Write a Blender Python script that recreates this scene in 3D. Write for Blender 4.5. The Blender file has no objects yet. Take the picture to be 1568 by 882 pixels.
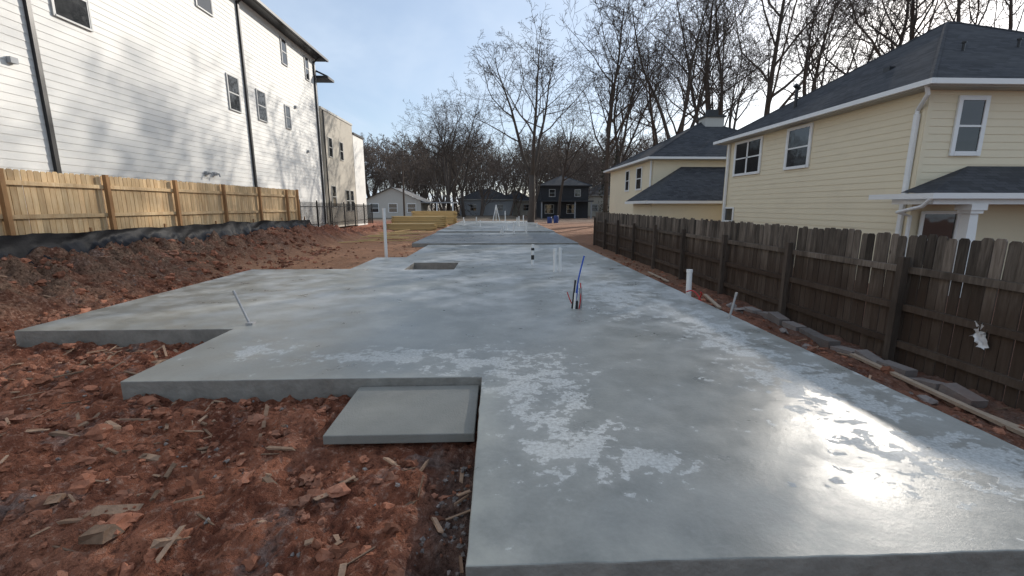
import bpy, math, random
from mathutils import Vector, noise, Matrix
random.seed(7)
R=random.Random(11)
sc=bpy.context.scene
COL=bpy.context.collection
# ------------------------------------------------------------------ helpers
class MB:
    def __init__(s): s.v=[];s.f=[];s.m=[];s.c=[];s.mi=0;s.cv=.5;s.sm=False
    def face(s,idx): s.f.append(tuple(idx));s.m.append(s.mi);s.c.append(s.cv)
    def quad(s,*p):
        n=len(s.v);s.v+=[tuple(q) for q in p];s.face(range(n,n+len(p)))
    def box(s,x0,x1,y0,y1,z0,z1):
        n=len(s.v)
        s.v+=[(x0,y0,z0),(x1,y0,z0),(x1,y1,z0),(x0,y1,z0),(x0,y0,z1),(x1,y0,z1),(x1,y1,z1),(x0,y1,z1)]
        for q in ((0,3,2,1),(4,5,6,7),(0,1,5,4),(1,2,6,5),(2,3,7,6),(3,0,4,7)): s.face([n+i for i in q])
    def obox(s,mat,a,b,c,jit=0):
        n=len(s.v)
        for z in(-1,1):
            for x,y in((-1,-1),(1,-1),(1,1),(-1,1)):
                q=Vector((x*a/2,y*b/2,z*c/2))
                if jit: q+=Vector((R.uniform(-1,1)*a*jit,R.uniform(-1,1)*b*jit,R.uniform(-1,1)*c*jit))
                s.v.append(tuple(mat@q))
        for q in ((0,3,2,1),(4,5,6,7),(0,1,5,4),(1,2,6,5),(2,3,7,6),(3,0,4,7)): s.face([n+i for i in q])
    def tube(s,pts,rad,n=8,cap=True):
        pts=[Vector(p) for p in pts]
        if not hasattr(rad,'__len__'): rad=[rad]*len(pts)
        base=len(s.v);ref=None
        for i,p in enumerate(pts):
            t=(pts[min(i+1,len(pts)-1)]-pts[max(i-1,0)])
            if t.length<1e-7:t=Vector((0,0,1))
            t.normalize()
            if ref is None: ref=t.orthogonal().normalized()
            ref=(ref-t*ref.dot(t))
            if ref.length<1e-5: ref=t.orthogonal()
            ref.normalize();b=t.cross(ref)
            for k in range(n):
                a=2*math.pi*k/n
                q=p+(ref*math.cos(a)+b*math.sin(a))*rad[i];s.v.append((q.x,q.y,q.z))
        for i in range(len(pts)-1):
            for k in range(n):
                a=base+i*n+k;b2=base+i*n+(k+1)%n
                s.face((a,b2,b2+n,a+n))
        if cap and n>3:
            s.face([base+k for k in range(n)][::-1]);e=base+(len(pts)-1)*n;s.face([e+k for k in range(n)])
    def obj(s,name,mats,parent=None,smooth=False):
        me=bpy.data.meshes.new(name);me.from_pydata(s.v,[],s.f)
        for m in (mats if isinstance(mats,(list,tuple)) else [mats]): me.materials.append(m)
        me.polygons.foreach_set('material_index',s.m)
        ca=me.attributes.new('vv','FLOAT','FACE');ca.data.foreach_set('value',s.c)
        if smooth: me.polygons.foreach_set('use_smooth',[True]*len(s.f))
        me.update()
        o=bpy.data.objects.new(name,me);COL.objects.link(o)
        if parent:o.parent=parent
        return o
def empty(name):
    e=bpy.data.objects.new(name,None);COL.objects.link(e);return e
class NT:
    def __init__(s,m): s.t=m.node_tree;s.n=s.t.nodes;s.l=s.t.links
    def new(s,ty,**k):
        n=s.n.new(ty)
        for a,b in k.items(): setattr(n,a,b)
        return n
    def put(s,sock,v):
        if hasattr(v,'is_linked') or isinstance(v,bpy.types.NodeSocket): s.l.new(v,sock)
        else: sock.default_value=v
    def math(s,op,a,b=0.,clamp=False):
        n=s.new('ShaderNodeMath',operation=op,use_clamp=clamp);s.put(n.inputs[0],a);s.put(n.inputs[1],b);return n.outputs[0]
    def noise(s,vec,scale,detail=4,rough=.55,dist=0.):
        n=s.new('ShaderNodeTexNoise');s.put(n.inputs['Vector'],vec);n.inputs['Scale'].default_value=scale
        n.inputs['Detail'].default_value=detail;n.inputs['Roughness'].default_value=rough;n.inputs['Distortion'].default_value=dist
        return n.outputs['Fac']
    def mr(s,v,a,b,c=0.,d=1.,smooth=False):
        n=s.new('ShaderNodeMapRange');n.interpolation_type='SMOOTHSTEP' if smooth else 'LINEAR'
        s.put(n.inputs[0],v)
        for i,x in zip((1,2,3,4),(a,b,c,d)): s.put(n.inputs[i],x)
        return n.outputs[0]
    def mix(s,f,a,b,mode='MIX'):
        n=s.new('ShaderNodeMix',data_type='RGBA',blend_type=mode)
        s.put(n.inputs[0],f)
        for i,x in((6,a),(7,b)):
            if isinstance(x,(tuple,list)) and len(x)==3:x=(*x,1)
            s.put(n.inputs[i],x)
        return n.outputs[2]
    def vmul(s,v,k):
        n=s.new('ShaderNodeVectorMath',operation='MULTIPLY');s.put(n.inputs[0],v);n.inputs[1].default_value=k;return n.outputs[0]
    def bump(s,h,st=.5,dist=.01,nrm=None):
        n=s.new('ShaderNodeBump');s.put(n.inputs['Height'],h);n.inputs['Strength'].default_value=st;n.inputs['Distance'].default_value=dist
        if nrm is not None:s.l.new(nrm,n.inputs['Normal'])
        return n.outputs[0]
def mat(name):
    m=bpy.data.materials.new(name);m.use_nodes=True;t=NT(m)
    b=m.node_tree.nodes['Principled BSDF']
    co=t.new('ShaderNodeTexCoord').outputs['Object']
    at=t.new('ShaderNodeAttribute');at.attribute_name='vv'
    return m,t,b,co,at.outputs['Fac']
def simple(name,col,rough=.6,var=.15,scale=3.,metal=0.,bump=0.,vv=0.,bscale=60,stretch=(1,1,1),dirt=None,spec=.5):
    m,t,b,co,vf=mat(name)
    vec=t.vmul(co,stretch)
    n=t.noise(vec,scale,4,.6)
    c=t.mix(n,tuple(x*(1-var) for x in col),tuple(min(1,x*(1+var)) for x in col))
    if vv: c=t.mix(1.,c,t.mix(vf,(1-vv,)*3,(1.,1.,1.)),'MULTIPLY')
    if dirt:
        d=t.mr(t.noise(co,.9,6,.7),.5,.75);c=t.mix(t.math('MULTIPLY',d,.5),c,dirt)
    t.put(b.inputs['Base Color'],c);b.inputs['Roughness'].default_value=rough;b.inputs['Metallic'].default_value=metal
    b.inputs['Specular IOR Level'].default_value=spec
    if bump: t.put(b.inputs['Normal'],t.bump(t.noise(vec,bscale,3),bump,.01))
    return m
# ------------------------------------------------------------------ materials
M={}
M['white_siding']=simple('white_siding',(.71,.70,.66),.6,.04,.6,dirt=(.63,.61,.57),spec=.3)
M['cream_siding']=simple('cream_siding',(.76,.665,.48),.6,.05,.7,dirt=(.68,.59,.43),spec=.3)
M['white_paint']=simple('white_paint',(.78,.78,.76),.45,.04)
M['black_metal']=simple('black_metal',(.015,.015,.016),.4,.2)
M['beige_brick']=simple('beige_stucco',(.42,.385,.32),.8,.12,2,dirt=(.3,.27,.22))
M['grey_siding']=simple('grey_siding',(.30,.31,.32),.6,.08)
M['win_trim']=simple('window_trim_grey',(.42,.42,.41),.5,.06)
M['dark_siding']=simple('dark_siding',(.018,.02,.024),.6,.2)
M['pvc']=simple('pvc_white',(.75,.75,.73),.35,.05,8)
M['pvc_dark']=simple('abs_black',(.015,.015,.015),.4,.1)
M['blue']=simple('pex_blue',(.02,.09,.45),.35,.1)
M['red']=simple('pex_red',(.5,.03,.03),.35,.1)
M['grey_pipe']=simple('grey_conduit',(.36,.36,.36),.45,.2,20,metal=.3)
M['silt']=simple('silt_fabric',(.009,.009,.011),.5,.4,6,bump=.3,bscale=30,spec=.2)
M['lumber']=simple('lumber_yellow',(.66,.47,.20),.7,.2,2,vv=.4,stretch=(1,1,6))
M['scrap']=simple('scrap_wood',(.44,.29,.195),.9,.5,14,vv=.65,bump=.8,bscale=40,spec=.2,dirt=(.25,.11,.06))
M['plank']=simple('old_plank',(.40,.31,.23),.85,.35,6,vv=.3,bump=.5,spec=.2)
M['rubble']=simple('rubble',(.28,.245,.225),.9,.3,12,vv=.5,bump=.8,dirt=(.24,.12,.08),spec=.2)
M['tarp_blue']=simple('tarp_blue',(.02,.05,.2),.5,.2)
M['brush']=simple('brush_brown',(.11,.08,.057),.9,.5,.8,vv=.6,spec=.1)
M['ivy']=simple('ivy_leaves',(.05,.055,.03),.8,.5,2,vv=.6,spec=.2)
M['bark']=simple('bark',(.08,.065,.054),.9,.35,4,bump=.5,stretch=(1,1,.3),bscale=20,spec=.2)
M['bark_far']=simple('bark_far',(.15,.12,.10),.95,.3,1,spec=.1)
M['soffit']=simple('soffit',(.45,.44,.40),.7,.05)
M['plastic']=simple('fence_hole_white',(.6,.6,.6),.4,.2,6)
def glass():
    m,t,b,co,vf=mat('window_glass')
    t.put(b.inputs['Base Color'],t.mix(t.noise(co,1.3,2),(.010,.012,.014),(.035,.038,.04)))
    b.inputs['Roughness'].default_value=.04;b.inputs['Specular IOR Level'].default_value=.8
    t.put(b.inputs['Normal'],t.bump(t.noise(co,1.2,2),.15,.04));return m
M['glass']=glass()
def shingle():
    m,t,b,co,vf=mat('roof_shingles')
    v=t.new('ShaderNodeTexBrick');v.inputs['Scale'].default_value=1.
    v.inputs['Brick Width'].default_value=.3;v.inputs['Row Height'].default_value=.14;v.inputs['Mortar Size'].default_value=.006
    v.inputs['Color1'].default_value=(.034,.036,.040,1);v.inputs['Color2'].default_value=(.082,.085,.092,1);v.inputs['Mortar'].default_value=(.014,.014,.014,1)
    g=t.new('ShaderNodeNewGeometry');s=t.new('ShaderNodeSeparateXYZ');t.put(s.inputs[0],co)
    sn=t.new('ShaderNodeSeparateXYZ');t.put(sn.inputs[0],g.outputs['True Normal'])
    ax=t.math('GREATER_THAN',t.math('ABSOLUTE',sn.outputs[0]),t.math('ABSOLUTE',sn.outputs[1]))
    u=t.math('ADD',t.math('MULTIPLY',s.outputs[1],ax),t.math('MULTIPLY',s.outputs[0],t.math('SUBTRACT',1.,ax)))
    c=t.new('ShaderNodeCombineXYZ');t.put(c.inputs[0],u);t.put(c.inputs[1],t.math('MULTIPLY',s.outputs[2],1.9))
    t.put(v.inputs['Vector'],c.outputs[0])
    k=t.mix(.35,v.outputs['Color'],t.mix(t.noise(co,40,3),(.018,.018,.02),(.10,.10,.105)))
    k=t.mix(t.mr(t.noise(co,.6,4),.4,.7,0.,.35),k,(.09,.09,.09))
    t.put(b.inputs['Base Color'],k);b.inputs['Roughness'].default_value=.95;b.inputs['Specular IOR Level'].default_value=.12
    t.put(b.inputs['Normal'],t.bump(v.outputs['Fac'],-.4,.008));return m
M['shingle']=shingle()
def wood(name,c1,c2,dark,vv,stain=.55,botdark=None):
    m,t,b,co,vf=mat(name)
    g=t.noise(t.vmul(co,(8,8,.7)),3.5,5,.65,.4)
    c=t.mix(t.mr(g,.3,.7),c1,c2)
    off=t.new('ShaderNodeVectorMath',operation='ADD');t.put(off.inputs[0],t.vmul(co,(1,1,.35)))
    cx=t.new('ShaderNodeCombineXYZ');t.put(cx.inputs[2],t.math('MULTIPLY',vf,7.));t.put(off.inputs[1],cx.outputs[0])
    st=t.mr(t.noise(off.outputs[0],2.2,4,.6),.45,.7)
    c=t.mix(t.math('MULTIPLY',st,stain),c,dark)
    c=t.mix(1.,c,t.mix(vf,(1-vv,)*3,(1.,1.,1.)),'MULTIPLY')
    kn=t.new('ShaderNodeTexVoronoi');kn.inputs['Scale'].default_value=3.4;t.put(kn.inputs['Vector'],t.vmul(co,(1,1,.6)))
    c=t.mix(t.mr(kn.outputs['Distance'],.03,.09,.7,0.),c,dark)
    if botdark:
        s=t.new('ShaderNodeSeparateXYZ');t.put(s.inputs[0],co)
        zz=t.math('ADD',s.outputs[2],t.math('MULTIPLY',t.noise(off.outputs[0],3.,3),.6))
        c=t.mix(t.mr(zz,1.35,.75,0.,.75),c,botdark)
    t.put(b.inputs['Base Color'],c);b.inputs['Roughness'].default_value=.85;b.inputs['Specular IOR Level'].default_value=.2
    t.put(b.inputs['Normal'],t.bump(g,.4,.006));return m
M['pine']=wood('new_pine',(.64,.43,.22),(.84,.64,.39),(.46,.27,.13),.35)
M['pine_post']=wood('pine_post',(.36,.19,.085),(.46,.27,.13),(.22,.11,.05),.3)
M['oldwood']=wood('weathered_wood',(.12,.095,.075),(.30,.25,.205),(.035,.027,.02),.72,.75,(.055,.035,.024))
M['oldpost']=wood('weathered_post',(.08,.06,.046),(.14,.11,.088),(.035,.026,.02),.4)
def clay():
    m,t,b,co,vf=mat('red_clay')
    big=t.noise(co,.35,4,.6);mid=t.noise(co,2.2,6,.65);fine=t.noise(co,18,5,.7);ff=t.noise(co,90,2,.7)
    c=t.mix(t.mr(mid,.38,.62),(.155,.052,.03),(.41,.16,.09))
    c=t.mix(t.mr(big,.50,.62,0.,.7),c,(.43,.195,.12))
    c=t.mix(t.math('MULTIPLY',t.mr(fine,.54,.68),.75),c,(.56,.34,.245))
    c=t.mix(t.math('MULTIPLY',t.mr(fine,.46,.34),.8),c,(.075,.028,.017))
    g=t.mr(t.noise(co,1.3,5,.75,.6),.55,.64)
    c=t.mix(t.math('MULTIPLY',g,.6),c,t.mix(t.mr(fine,.35,.65),(.10,.08,.068),(.42,.34,.30)))
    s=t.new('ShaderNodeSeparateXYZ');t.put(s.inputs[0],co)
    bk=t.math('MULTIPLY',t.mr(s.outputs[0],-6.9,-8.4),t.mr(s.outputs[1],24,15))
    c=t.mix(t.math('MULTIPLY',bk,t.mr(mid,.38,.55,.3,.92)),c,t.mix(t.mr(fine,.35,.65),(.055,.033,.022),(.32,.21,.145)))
    tr=t.math('MULTIPLY',t.mr(s.outputs[1],11,14),t.mr(s.outputs[0],-8.6,-7.6))
    c=t.mix(t.math('MULTIPLY',tr,.7),c,t.mix(mid,(.42,.21,.11),(.64,.38,.23)))
    far=t.mr(s.outputs[1],48,60)
    c=t.mix(far,c,t.mix(mid,(.11,.095,.07),(.2,.15,.11)))
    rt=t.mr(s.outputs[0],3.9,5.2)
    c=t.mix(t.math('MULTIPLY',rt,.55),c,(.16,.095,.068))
    # darker grey-brown backfill trench beside the near slab edge
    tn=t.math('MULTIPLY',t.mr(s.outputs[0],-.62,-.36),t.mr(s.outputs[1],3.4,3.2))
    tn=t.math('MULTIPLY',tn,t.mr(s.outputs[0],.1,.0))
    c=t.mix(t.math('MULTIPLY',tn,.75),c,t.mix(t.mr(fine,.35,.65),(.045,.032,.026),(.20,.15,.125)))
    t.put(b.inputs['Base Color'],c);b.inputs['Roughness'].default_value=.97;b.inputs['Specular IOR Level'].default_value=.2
    h=t.math('ADD',t.math('MULTIPLY',fine,1.),t.math('MULTIPLY',ff,.35))
    t.put(b.inputs['Normal'],t.bump(h,1.,.07));return m
M['clay']=clay()
M['clod']=simple('clay_clod',(.38,.16,.095),.95,.45,7,vv=.65,bump=1.,bscale=30,spec=.2,dirt=(.50,.31,.23))
def concrete():
    m,t,b,co,vf=mat('slab_concrete')
    big=t.noise(co,.45,4,.55);mid=t.noise(co,2.,6,.6);fine=t.noise(co,35,3,.7);grain=t.noise(co,220,2,.7)
    E=[(-1.2,5.0,.9,.25),(-.15,4.75,.6,.4),(.38,4.2,.45,.7),(.42,3.35,.22,.45),(.55,2.9,.40,.36),(1.0,2.75,.35,.2),
       (3.1,5.8,.4,1.6),(3.2,4.0,.6,.8),(3.3,2.7,.7,.4),(-2.9,5.3,.3,.3),(2.4,8.6,.8,1.6)]
    acc=None
    for x,y,rx,ry in E:
        a=t.new('ShaderNodeVectorMath',operation='SUBTRACT');t.put(a.inputs[0],co);a.inputs[1].default_value=(x,y,0)
        a2=t.vmul(a.outputs[0],(1/rx,1/ry,0))
        l=t.new('ShaderNodeVectorMath',operation='LENGTH');t.put(l.inputs[0],a2)
        v=t.mr(l.outputs['Value'],0.,2.1,1.,0.)
        acc=v if acc is None else t.math('MAXIMUM',acc,v)
    chip=t.noise(t.vmul(co,(1,1.15,1)),3.4,6,.66,.15);chip2=t.noise(co,11.,4,.6,.1)
    q=t.math('ADD',t.math('MULTIPLY',acc,.27),t.math('ADD',t.math('MULTIPLY',chip,.95),t.math('MULTIPLY',chip2,.45)))
    mask=t.mr(q,.875,.90)
    halo=t.mr(q,.78,.90,0.,.28)
    s=t.new('ShaderNodeSeparateXYZ');t.put(s.inputs[0],co)
    dry=t.mr(t.math('ADD',t.math('MULTIPLY',big,.6),t.math('MULTIPLY',mid,.4)),.45,.58)
    dry=t.math('MULTIPLY',dry,t.mr(s.outputs[1],5.0,9.,.15,.95))
    wet=t.mix(t.mr(mid,.3,.7),(.170,.175,.157),(.25,.256,.233))
    c=t.mix(dry,wet,t.mix(mid,(.35,.36,.35),(.54,.55,.535)))
    c=t.mix(halo,c,(.36,.365,.345))
    c=t.mix(t.math('MULTIPLY',mask,t.mr(fine,.35,.6,.35,.9)),c,t.mix(fine,(.44,.45,.435),(.60,.62,.61)))
    c=t.mix(t.math('MULTIPLY',t.mr(t.noise(co,1.1,6,.7),.56,.7),.3),c,(.13,.137,.12))
    c=t.mix(.18,c,t.mix(fine,(.08,.08,.075),(.46,.46,.43)))
    rim=t.math('MULTIPLY',t.mr(s.outputs[0],.12,-.1),t.mr(s.outputs[1],4.5,4.2))
    c=t.mix(t.math('MULTIPLY',rim,t.mr(mid,.35,.65,.1,.6)),c,(.38,.375,.32))
    rim2=t.mr(s.outputs[1],2.15,1.93)
    c=t.mix(t.math('MULTIPLY',rim2,t.mr(mid,.4,.65,.05,.5)),c,(.37,.365,.32))
    dk=t.math('MULTIPLY',t.mr(s.outputs[1],20.3,20.5),t.mr(s.outputs[1],27.,26.8))
    c=t.mix(t.math('MULTIPLY',dk,.8),c,(.14,.145,.145))
    t.put(b.inputs['Base Color'],c)
    r=t.math('ADD',t.mr(mid,.32,.68,.26,.43),t.math('MULTIPLY',dry,.12))
    r=t.math('ADD',r,t.math('MULTIPLY',mask,.22))
    t.put(b.inputs['Roughness'],r);b.inputs['Specular IOR Level'].default_value=.34
    h=t.math('ADD',t.math('MULTIPLY',fine,.6),t.math('MULTIPLY',grain,.25))
    n1=t.bump(h,.28,.005);n2=t.bump(t.noise(co,5.,4,.55),.3,.008,n1)
    n3=t.bump(mask,.25,.002,n2)
    t.put(b.inputs['Normal'],n3);return m
M['slab']=concrete()
M['slab_side']=simple('slab_edge',(.25,.24,.215),.9,.45,6,bump=1.,bscale=22,dirt=(.12,.1,.08),spec=.2)
M['padc']=simple('pad_concrete',(.22,.218,.195),.75,.25,3,bump=.5,bscale=60,dirt=(.31,.30,.27),spec=.25)
# ------------------------------------------------------------------ camera
f=670.;th=math.atan(125/f);ps=math.atan(24/f)
cam=bpy.data.cameras.new('camera');cam.lens=36*f/1568;cam.clip_end=3000;cam.clip_start=.05
co_=bpy.data.objects.new('camera',cam);COL.objects.link(co_);co_.location=(0,0,1.75)
co_.rotation_euler=(math.pi/2-th,0,-ps);sc.camera=co_
# ------------------------------------------------------------------ world + sun
AZ=math.radians(42);EL=math.radians(23.5)
w=bpy.data.worlds.new("World");sc.world=w;w.use_nodes=True
wt=NT(w);bg=w.node_tree.nodes['Background']
sky=wt.new('ShaderNodeTexSky');sky.sky_type='NISHITA';sky.sun_disc=False;sky.sun_elevation=EL;sky.sun_rotation=AZ
sky.dust_density=.9;sky.ozone_density=2.2;sky.air_density=1.0
tc=wt.new('ShaderNodeTexCoord').outputs['Generated']
s=wt.new('ShaderNodeSeparateXYZ');wt.put(s.inputs[0],tc)
zz=wt.math('ADD',wt.math('MAXIMUM',s.outputs[2],0.),.12)
cx=wt.new('ShaderNodeCombineXYZ');wt.put(cx.inputs[0],wt.math('DIVIDE',s.outputs[0],zz));wt.put(cx.inputs[1],wt.math('DIVIDE',s.outputs[1],zz))
cl=wt.noise(wt.vmul(cx.outputs[0],(1.,.6,1)),.9,5,.55,.4)
cf=wt.mr(cl,.36,.70,.38,.88,True)
skc=wt.mix(cf,sky.outputs[0],(4.9,5.75,6.9))
wt.put(bg.inputs[0],skc);bg.inputs[1].default_value=.15
sun=bpy.data.lights.new('sun','SUN');sun.energy=4.9;sun.angle=math.radians(.6);sun.color=(1,.93,.84)
so=bpy.data.objects.new('sun',sun);COL.objects.link(so)
sd=Vector((math.sin(AZ)*math.cos(EL),math.cos(AZ)*math.cos(EL),math.sin(EL)))
so.rotation_euler=sd.to_track_quat('Z','Y').to_euler();so.location=(20,20,30)
sc.view_settings.view_transform='Standard';sc.view_settings.look='None';sc.view_settings.exposure=0
# ------------------------------------------------------------------ ground
def frange(a,b,st):
    n=max(1,round((b-a)/st));return [a+(b-a)*i/n for i in range(n)]
def sm(a,b,x):
    t=min(1,max(0,(x-a)/(b-a)));return t*t*(3-2*t)
def inslab(x,y):
    if y<1.88 or x>3.85:return False
    if y<4.33:return x>-.16
    if y<6.28:return x>-3.83
    if y<12.5:return x>-6.9
    if y<15.35:return x>-4.17
    if y<20.4:return x>-3.15
    if y<50:return x>-3.9
    return False
def gz(x,y):
    v=Vector((x,y,0))
    b=-.22-.10*sm(2.6,1.2,y)
    bank=sm(-7.4,-9.3,x)
    k=1-sm(20,34,y)
    b+=bank*(.86*k+.25*(1-k))
    b-=.27*sm(3.85,5.6,x)*(1-sm(30,45,y))
    b+=.13*sm(12,22,y)*(1-sm(3.4,3.9,x))*(1-sm(-8,-10,x))
    far=sm(45,60,y)
    amp=(1-far)*(1-.65*sm(9,14,y)*(1-bank))
    if x>3.9: amp*=.6
    n=noise.fractal(v*.9,1.,2.,3)*.08+noise.fractal(v*3.1+Vector((3,1,0)),.9,2.,4)*.075
    rr=1-abs(noise.noise(v*4.7));n+=(rr**3)*.06-.03
    rr=1-abs(noise.noise(v*11+Vector((4,0,0))));n+=(rr**2)*.026
    n+=noise.fractal(v*16,.7,2.,3)*.03*(1 if y<9 else .6)
    if bank>.05: n+=bank*(1-sm(-9.4,-10.2,x))*(noise.fractal(v*1.9+Vector((9,4,2)),.6,2.,5)*.3)
    if x<.1 and y<3.4: b-=.11*sm(-.62,-.4,x)*sm(3.4,3.2,y)
    return b+n*amp
xs=frange(-600,-60,60)+frange(-60,-14,4)+frange(-14,-10,.4)+frange(-10,-7,.05)+frange(-7,.2,.034)+frange(.2,3.7,.25)+frange(3.7,6,.06)+frange(6,30,2)+frange(30,100,10)+frange(100,600,60)+[600]
ys=frange(-60,-2,6)+frange(-2,.8,.3)+frange(.8,7,.034)+frange(7,13,.055)+frange(13,25,.1)+frange(25,50,.5)+frange(50,140,6)+frange(140,900,70)+[900]
V=[];F=[]
for y in ys:
    for x in xs:
        z=gz(x,y)
        if inslab(x,y) and inslab(x-.07,y) and inslab(x,y-.07) and inslab(x+.05,y): z=-.42
        elif inslab(x,y) : z=min(z,-.12)
        else:
            if inslab(x+.12,y) or inslab(x,y+.12): z=min(z,-.09)
        if -1.5<x<-.1 and 3.2<y<4.4: z=min(z,-.2)
        V.append((x,y,z))
nx=len(xs)
for j in range(len(ys)-1):
    for i in range(nx-1):
        a=j*nx+i;F.append((a,a+1,a+nx+1,a+nx))
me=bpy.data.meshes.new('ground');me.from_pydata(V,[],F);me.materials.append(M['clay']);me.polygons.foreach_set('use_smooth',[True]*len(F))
COL.objects.link(bpy.data.objects.new('ground',me))
# ------------------------------------------------------------------ slab
def zt(y):
    return 0 if y<20.4 else (.07 if y<27 else .14)
bx=[-6.9,-4.17,-3.9,-3.83,-3.15,-2.6,-1.2,-.16,3.85]
by=[1.88,4.33,6.28,12.3,12.5,13.85,15.35,20.4,27,50]
def refine(l,st):
    o=[]
    for a,b in zip(l[:-1],l[1:]): o+=frange(a,b,st)
    return o+[l[-1]]
gx=refine(bx,.12);gy=refine(by[:4],.12)+refine(by[3:-2],.3)[1:]+refine(by[-2:],2.)[1:]
def solid(i,j):
    if i<0 or j<0 or i>=len(gx)-1 or j>=len(gy)-1:return False
    x=(gx[i]+gx[i+1])/2;y=(gy[j]+gy[j+1])/2
    if -2.6<x<-1.2 and 12.3<y<13.85:return False
    return inslab(x,y)
mb=MB();top={}
def tv(i,j,lev):
    k=(i,j,lev)
    if k not in top:
        x,y=gx[i],gy[j]
        v=Vector((x,y,0))
        jit=.011
        top[k]=len(mb.v);mb.v.append((x+noise.noise(v*5.7)*jit,y+noise.noise(v*5.7+Vector((5,5,5)))*jit,lev+noise.noise(v*.8)*.005))
    return top[k]
bot={}
def bv(i,j,lev):
    k=(i,j,lev)
    if k not in bot:
        x,y,z=mb.v[tv(i,j,lev)];bot[k]=len(mb.v);mb.v.append((x,y,-.5))
    return bot[k]
for j in range(len(gy)-1):
    for i in range(len(gx)-1):
        if not solid(i,j):continue
        L=zt((gy[j]+gy[j+1])/2)
        mb.mi=0;mb.face((tv(i,j,L),tv(i+1,j,L),tv(i+1,j+1,L),tv(i,j+1,L)))
        mb.mi=1
        lo=zt((gy[j-1]+gy[j])/2) if j>0 else L
        if not solid(i,j-1): mb.face((bv(i,j,L),bv(i+1,j,L),tv(i+1,j,L),tv(i,j,L)))
        elif lo<L: mb.face((tv(i,j,lo),tv(i+1,j,lo),tv(i+1,j,L),tv(i,j,L)))
        if not solid(i,j+1): mb.face((bv(i+1,j+1,L),bv(i,j+1,L),tv(i,j+1,L),tv(i+1,j+1,L)))
        if not solid(i-1,j): mb.face((bv(i,j+1,L),bv(i,j,L),tv(i,j,L),tv(i,j+1,L)))
        if not solid(i+1,j): mb.face((bv(i+1,j,L),bv(i+1,j+1,L),tv(i+1,j+1,L),tv(i+1,j,L)))
o=mb.obj('concrete_slab',[M['slab'],M['slab_side']])
bm=o.modifiers.new('b','BEVEL');bm.width=.009;bm.segments=2;bm.limit_method='ANGLE';bm.angle_limit=math.radians(60)
mb=MB();mb.box(-2.7,-1.1,12.2,13.95,-.6,-.36);mb.obj('recess_floor',M['clay'])
mb=MB();mb.box(-1.42,-.19,3.32,4.31,-.16,-.08)
o=mb.obj('concrete_pad',M['padc']);bm=o.modifiers.new('b','BEVEL');bm.width=.008;bm.segments=2
mb=MB();mb.box(3.87,4.02,11,49,-.45,-.09);mb.obj('footing_ledge',M['slab_side'])
# ------------------------------------------------------------------ pipes
def pipe(name,pts,r,m,n=14,ring=True):
    mb=MB();mb.tube(pts,r,n)
    if ring and len(pts)==2:
        a,b=Vector(pts[0]),Vector(pts[1]);d=(b-a).normalized()
        mb.tube([b-d*.06,b+d*.004],r*1.13,n)
    return mb.obj(name,m,smooth=False)
pipe('pvc_pipe',[(-3.95,15.8,-.3),(-3.95,15.8,1.68)],.055,M['pvc'])
pipe('pvc_pipe',[(1.58,11.7,-.1),(1.58,11.7,.63)],.045,M['pvc'])
pipe('pvc_pipe',[(1.73,11.75,-.1),(1.73,11.75,.65)],.04,M['pvc'])
pipe('pvc_pipe',[(3.98,8.75,-.4),(3.98,8.8,.47)],.055,M['pvc'])
e=empty('vent_pipe')
mb=MB();mb.tube([(1.10,13.2,-.1),(1.10,13.2,.62)],.045,12);mb.obj('pipe',M['pvc'],e)
mb=MB();mb.tube([(1.10,13.2,.16),(1.10,13.2,.30)],.048,12);mb.tube([(1.10,13.2,.44),(1.10,13.2,.52)],.048,12);mb.obj('black_sleeve',M['pvc_dark'],e)
pipe('metal_stake',[(-3.72,6.55,-.05),(-3.95,6.6,.5)],.018,M['grey_pipe'],8)
pipe('metal_stake',[(3.66,6.6,-.1),(3.76,6.6,.42)],.018,M['grey_pipe'],8)
mb=MB();mb.box(-3.76,-3.66,6.48,6.58,-.01,.03);mb.obj('stake_base',M['grey_pipe'])
e=empty('plumbing_bundle')
def curve(p0,p1,bend,n=8):
    p0=Vector(p0);p1=Vector(p1);b=Vector(bend)
    return [p0.lerp(p1,i/n)+b*math.sin(math.pi*i/n) for i in range(n+1)]
for nm,p0,p1,bd,r,m in [('blue_tube',(1.36,7.4,-.05),(1.50,7.4,.92),(-.03,0,0),.013,'blue'),('blue_tube_low',(1.33,7.42,-.05),(1.40,7.4,.42),(.02,0,0),.013,'blue'),
   ('red_tube',(1.42,7.36,-.05),(1.45,7.4,.45),(.02,0,0),.011,'red'),('red_tube_low',(1.40,7.45,-.05),(1.24,7.5,.27),(-.02,0,0),.009,'red'),
   ('grey_conduit',(1.46,7.4,-.05),(1.45,7.4,.36),(.01,0,0),.026,'grey_pipe'),('white_tube',(1.34,7.36,-.05),(1.36,7.36,.28),(0,0,0),.02,'pvc'),('black_tube',(1.31,7.4,-.05),(1.36,7.4,.5),(0,0,0),.016,'pvc_dark'),('dark_sleeve',(1.38,7.38,-.05),(1.38,7.38,.14),(0,0,0),.035,'pvc_dark')]:
    mb=MB();mb.tube(curve(p0,p1,bd),r,8);mb.obj(nm,M[m],e)
mb=MB();mb.tube(curve((4.02,8.6,-.3),(4.1,8.5,.05),(.08,0,.1)),.014,8);mb.tube(curve((3.9,8.7,.02),(4.1,8.4,-.15),(0,0,.12)),.012,8);mb.obj('red_tubing',M['red'])
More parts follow.
